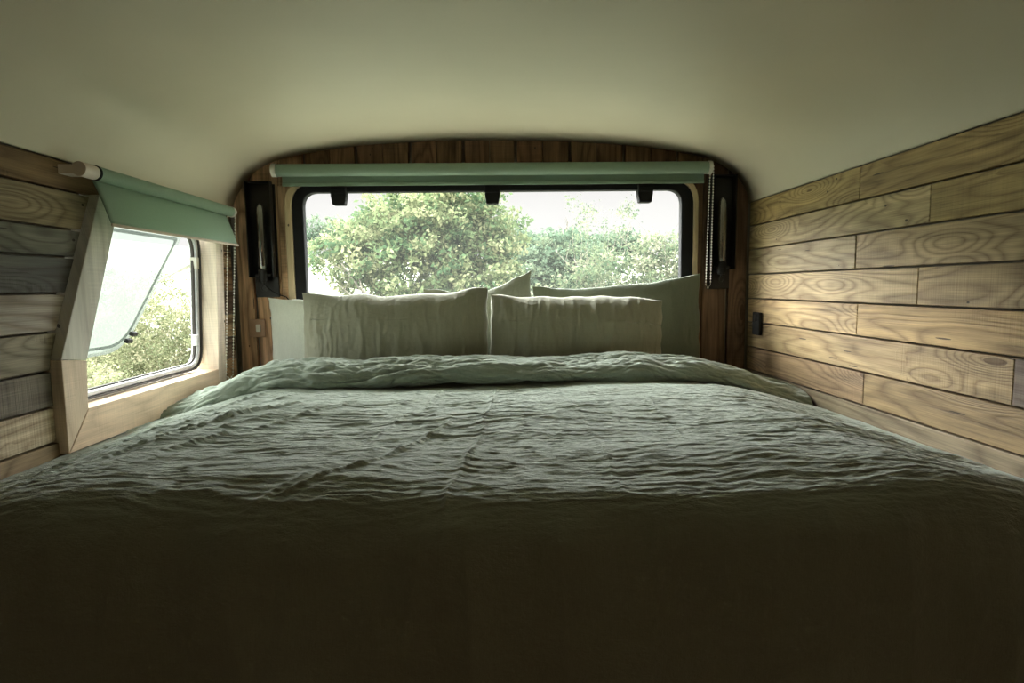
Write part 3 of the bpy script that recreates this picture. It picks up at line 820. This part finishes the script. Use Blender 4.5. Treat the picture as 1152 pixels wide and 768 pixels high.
LM1 = leaf_mat('tree_leaves', (.045, .08, .04), (.115, .145, .07), (.205, .21, .12), .3)
LM2 = leaf_mat('bush_leaves', (.045, .07, .042), (.10, .122, .068), (.165, .165, .115), .3)
LM3 = leaf_mat('far_leaves', (.05, .08, .052), (.078, .11, .075), (.11, .135, .085), .3)
LM4 = leaf_mat('hedge_leaves', (.085, .10, .055), (.145, .152, .085), (.20, .19, .125), .3)
def foliage(name, blobs, n, size, mat, parent, seed, loc, lump=.25, asp=.55):
    r = np.random.RandomState(seed)
    vol = np.array([b[3] * b[4] * b[5] for b in blobs]) ** .75; pr = vol / vol.sum()
    bi = r.choice(len(blobs), n, p=pr); B = np.array(blobs)[bi]
    d = r.normal(size=(n, 3)); d /= np.linalg.norm(d, axis=1)[:, None]
    rad = r.rand(n) ** .45
    nc = max(10, n // 28)
    bc = r.choice(len(blobs), nc, p=pr); BB = np.array(blobs)[bc]
    dc = r.normal(size=(nc, 3)); dc /= np.linalg.norm(dc, axis=1)[:, None]
    cc = BB[:, :3] + dc * (r.rand(nc) ** .4)[:, None] * BB[:, 3:6]
    hc = r.rand(nc); ci = r.randint(0, nc, n)
    c = cc[ci] + r.normal(size=(n, 3)) * lump * np.array([.38, .38, .30]); h = hc[ci]
    a = r.normal(size=(n, 3)); a /= np.linalg.norm(a, axis=1)[:, None]
    b_ = np.cross(a, r.normal(size=(n, 3))); b_ /= np.linalg.norm(b_, axis=1)[:, None]; nn = np.cross(a, b_)
    s = size * (.6 + .8 * r.rand(n))[:, None]
    V = np.stack([c - a * s, c + b_ * s * asp + nn * s * .18, c + a * s, c - b_ * s * asp + nn * s * .18], 1).reshape(-1, 3)
    F = np.arange(4 * n, dtype=np.int32)
    me = bpy.data.meshes.new(name)
    me.vertices.add(4 * n); me.vertices.foreach_set('co', V.astype(np.float32).ravel())
    me.loops.add(4 * n); me.loops.foreach_set('vertex_index', F)
    me.polygons.add(n); me.polygons.foreach_set('loop_start', np.arange(0, 4 * n, 4, dtype=np.int32))
    me.update(calc_edges=True)
    at_ = me.attributes.new('leaf_tint', 'FLOAT', 'POINT')
    tint = np.clip(.5 + (h - .5) * 1.0 + r.normal(size=n) * .14, 0, 1)
    at_.data.foreach_set('value', np.repeat(tint, 4).astype(np.float32))
    me.materials.append(mat)
    o = bpy.data.objects.new(name, me); return link(o, parent)
def branchy(mb, p, d, L, r, depth, rnd):
    pts = [Vector(p)]; dirv = Vector(d).normalized(); rr = [r]
    for k in range(5):
        dirv = (dirv + Vector((rnd.uniform(-.18, .18), rnd.uniform(-.18, .18), rnd.uniform(-.05, .12)))).normalized()
        pts.append(pts[-1] + dirv * L / 5); rr.append(r * (1 - .12 * (k + 1)))
    mb.tube(pts, rr, 7 if depth > 1 else 5)
    if depth > 0:
        for k in range(4 if depth > 1 else 3):
            q = pts[2 + k % 4]; a = rnd.uniform(0, 2 * PI); t = rnd.uniform(.6, 1.0)
            nd = (dirv * math.cos(t) + Vector((math.cos(a), math.sin(a), .15)) * math.sin(t))
            branchy(mb, q, nd, L * rnd.uniform(.55, .75), r * .45, depth - 1, rnd)
def tree(name, x, y, blobs, n, size, mat, seed, label, cat, group, trunk=(1.6, .12), lump=.35, depth=3, lean=(0, 0, 1)):
    z = hill(x, y)
    root = empty(name, (x, y, z)); tag(root, label, cat, group)
    foliage('foliage', blobs, n, size, mat, root, seed, (0, 0, 0), lump)
    mb = MB(); branchy(mb, (0, 0, -.1), lean, trunk[0], trunk[1], depth, random.Random(seed))
    mb.build('trunk', M['bark'], root, True)
    return root
GT = 'greenery behind the rear window'
tree('tree', -1.75, 12.0, [(0, 0, 2.4, 1.5, 1.5, 1.3), (-1.0, 0, 2.6, 1.0, 1.0, .62), (1.2, 0, 2.4, 1.1, 1.2, 1.3), (.3, 0, 3.3, 1.3, 1.3, .8), (1.4, -.3, 1.4, 1.0, 1., .9), (.55, -.6, 1.3, 1.0, 1., .8), (1.1, 0, 3.4, 1.0, 1.1, .8), (-1.4, .2, 2.9, .5, .6, .45), (1.9, 0, 2.9, .6, .7, .8), (1.0, 0, .6, 1.3, 1., .6)],
     50000, .050, LM1, 1, 'broad pale green tree filling the left half of the rear window', 'tree', GT, (2.2, .10), .22, 3, (-.15, 0, 1))
tree('bush', 2.1, 9.6, [(0, 0, 2.0, .85, .7, .7), (1.0, 0, 2.1, .9, .8, .7), (-.75, 0, 1.7, .6, .6, .6), (2.0, 0, 2.0, .9, .8, .8), (.5, 0, 2.55, .45, .5, .35), (1.5, 0, 2.5, .5, .5, .35), (.4, 0, 1.0, 1.3, .8, .8), (-1.0, 0, .9, .7, .6, .7), (1.9, 0, .9, 1.1, .8, .8), (-1.3, 0, 1.5, .5, .6, .55)],
     34000, .034, LM2, 2, 'fine leaved bush with wispy top in the right half of the rear window', 'bush', GT, (1.9, .03), .20, 3)
tree('bush', 2.15, 20., [(0, 0, 1.9, 1.2, 1., 1.2), (-.9, 0, 1.5, .9, .9, 1.0), (1.1, 0, 1.7, 1.0, .9, 1.1), (0, 0, .7, 1.6, 1., .8)], 16000, .075, LM3, 3, 'darker green rounded bush between the broad tree and the wispy bush', 'bush', GT, (1.7, .05), .34, 3)
# thin sprigs that stand out above the bush
rnd = random.Random(5)
sp = empty('sapling', (1.95, 12.3, hill(1.95, 12.3))); tag(sp, 'spindly sapling with sparse leaves rising above the bush on the right', 'sapling', GT)
mb = MB(); pts = []
for kx in range(9):
    x0 = -.35 + kx * .17; hgt = rnd.uniform(3.1, 3.95)
    q = [Vector((x0 * .4, 0, 0))]
    for j in range(8): q.append(Vector((x0 * (.4 + .08 * j) + rnd.uniform(-.04, .04), rnd.uniform(-.1, .1), hgt * (j + 1) / 8)))
    mb.tube(q, [.012 - .0012 * j for j in range(9)], 5)
    pts += [(v.x, v.y, v.z, .16, .16, .2) for v in q[3:]]
mb.build('stem', M['bark'], sp, True)
foliage('foliage', pts, 2000, .030, LM2, sp, 6, (0, 0, 0), .30)
for i, (x, y, w, h_, lab) in enumerate([(1.4, 46, 3.4, 2.3, 'distant round tree on the field, nearest the middle catch'), (6.0, 50, 4.0, 2.1, 'distant round tree second from the middle catch'), (11.2, 54, 4.2, 2.4, 'distant dark tree behind the wispy bush'), (-4.0, 50, 3.4, 2.1, 'distant tree half hidden by the broad pale tree')]):
    tree('distant_tree', x, y, [(0, 0, h_ * .5, w * .55, 2., h_ * .42), (-w * .3, 0, h_ * .42, w * .4, 2., h_ * .35), (w * .3, 0, h_ * .45, w * .4, 2., h_ * .36), (0, 0, h_ * .2, w * .6, 2., h_ * .22)], 5200, .16, LM3, 20 + i, lab, 'tree', 'far trees', (2.0, .15), .8, 2)
tree('tree', -19.5, 62, [(0, 0, 3, 7, 2, 1.2)], 2500, .2, LM3, 31, 'low dark hedge tree on the skyline at the left edge of the rear window', 'tree', 'far trees', (1.5, .12), .8, 2)
for i, (x, y, w, h_, lab) in enumerate([(-5.3, 9.8, 1.3, 2.5, 'yellow green bush outside the side window, nearest the right jamb'), (-8.6, 12.6, 1.3, 2.9, 'yellow green bush outside the side window, behind the lower pane corner'), (-4.6, 6.2, 1.0, 1.4, 'low scrubby bush outside the side window, just above the sill'), (-8.8, 7.8, 1.4, 2.0, 'tall bush outside the side window, behind the milky open pane')]):
    tree('hedge_bush', x, y, [(0, 0, h_ * .45, w, w * .8, h_ * .5), (-w * .6, .2, h_ * .35, w * .7, w * .7, h_ * .45), (w * .6, -.2, h_ * .4, w * .7, w * .7, h_ * .45), (0, 0, h_ * .15, w * 1.2, w, h_ * .25)], 42000, .024, LM4, 40 + i, lab, 'bush', 'bushes outside the side window', (h_ * .5, .03), .16, 2)

# ------------------------------------------------------------------ light
w = bpy.data.worlds.new('overcast'); scn.world = w; w.use_nodes = True
nt = w.node_tree; nt.nodes.clear()
out = N(nt, 'ShaderNodeOutputWorld'); bg = N(nt, 'ShaderNodeBackground')
tc = N(nt, 'ShaderNodeTexCoord'); sx = N(nt, 'ShaderNodeSeparateXYZ'); nt.links.new(tc.outputs['Generated'], sx.inputs[0])
# overcast sky: pale at the horizon, brighter overhead
mr = N(nt, 'ShaderNodeMapRange', interpolation_type='SMOOTHSTEP'); mr.inputs[1].default_value = .165; mr.inputs[2].default_value = .28; mr.inputs[3].default_value = .64; mr.inputs[4].default_value = 12.0
nt.links.new(sx.outputs[2], mr.inputs[0])
cr = ramp(nt, sx.outputs[2], [(.16, (1., .985, .965)), (.45, (.955, 1., .955))])
# hazy sun glow behind the cloud, high over the field beyond the rear left corner
sd = Vector((-.66, .54, .50)).normalized()
vm = N(nt, 'ShaderNodeVectorMath', operation='DOT_PRODUCT'); nt.links.new(tc.outputs['Generated'], vm.inputs[0]); vm.inputs[1].default_value = sd
m2 = N(nt, 'ShaderNodeMapRange', interpolation_type='SMOOTHSTEP'); m2.inputs[1].default_value = .66; m2.inputs[2].default_value = 1.; m2.inputs[3].default_value = 0.; m2.inputs[4].default_value = 26.
nt.links.new(vm.outputs['Value'], m2.inputs[0])
m3 = N(nt, 'ShaderNodeMapRange', interpolation_type='SMOOTHSTEP'); m3.inputs[1].default_value = .165; m3.inputs[2].default_value = .28
nt.links.new(sx.outputs[2], m3.inputs[0])
tot = mth(nt, 'ADD', mr.outputs[0], mth(nt, 'MULTIPLY', m2.outputs[0], m3.outputs[0]))
nt.links.new(cr, bg.inputs[0]); nt.links.new(tot, bg.inputs[1]); nt.links.new(bg.outputs[0], out.inputs[0])
# warm fill light added out of view behind the camera to warm the shadows
l = bpy.data.lights.new('warm_fill', 'AREA'); l.energy = 3.4; l.color = (1., .67, .37); l.shape = 'DISK'; l.size = .7
lo = bpy.data.objects.new('warm_fill', l); lo.location = (.1, -1.2, 1.55); link(lo)

# ------------------------------------------------------------------ camera
f = 660.; cx, cy, vpx, vpy, rl = 576., 384., 557., 323., .0150
Yw = Vector(((vpx - cx) / f, (cy - vpy) / f, -1)).normalized()
up = Vector((-rl, 1, 0)); Zw = (up - Yw * up.dot(Yw)).normalized(); Xw = Yw.cross(Zw)
R = Matrix((Xw, Yw, Zw)).to_4x4()
cam = bpy.data.cameras.new('camera'); cam.sensor_width = 36; cam.lens = f / 1152 * 36; cam.clip_start = .02; cam.clip_end = 400
co = bpy.data.objects.new('camera', cam); link(co); co.matrix_world = Matrix.Translation((0, 0, H)) @ R
scn.camera = co

vs = scn.view_settings
scn.display_settings.display_device = 'sRGB'
vs.view_transform = 'Standard'; vs.look = 'None'; vs.gamma = 1; vs.exposure = .53; vs.use_curve_mapping = False
cyc = scn.cycles
cyc.use_denoising = True; cyc.max_bounces = 14; cyc.diffuse_bounces = 8; cyc.glossy_bounces = 4; cyc.transparent_max_bounces = 24; cyc.transmission_bounces = 8
cyc.sample_clamp_indirect = 10.
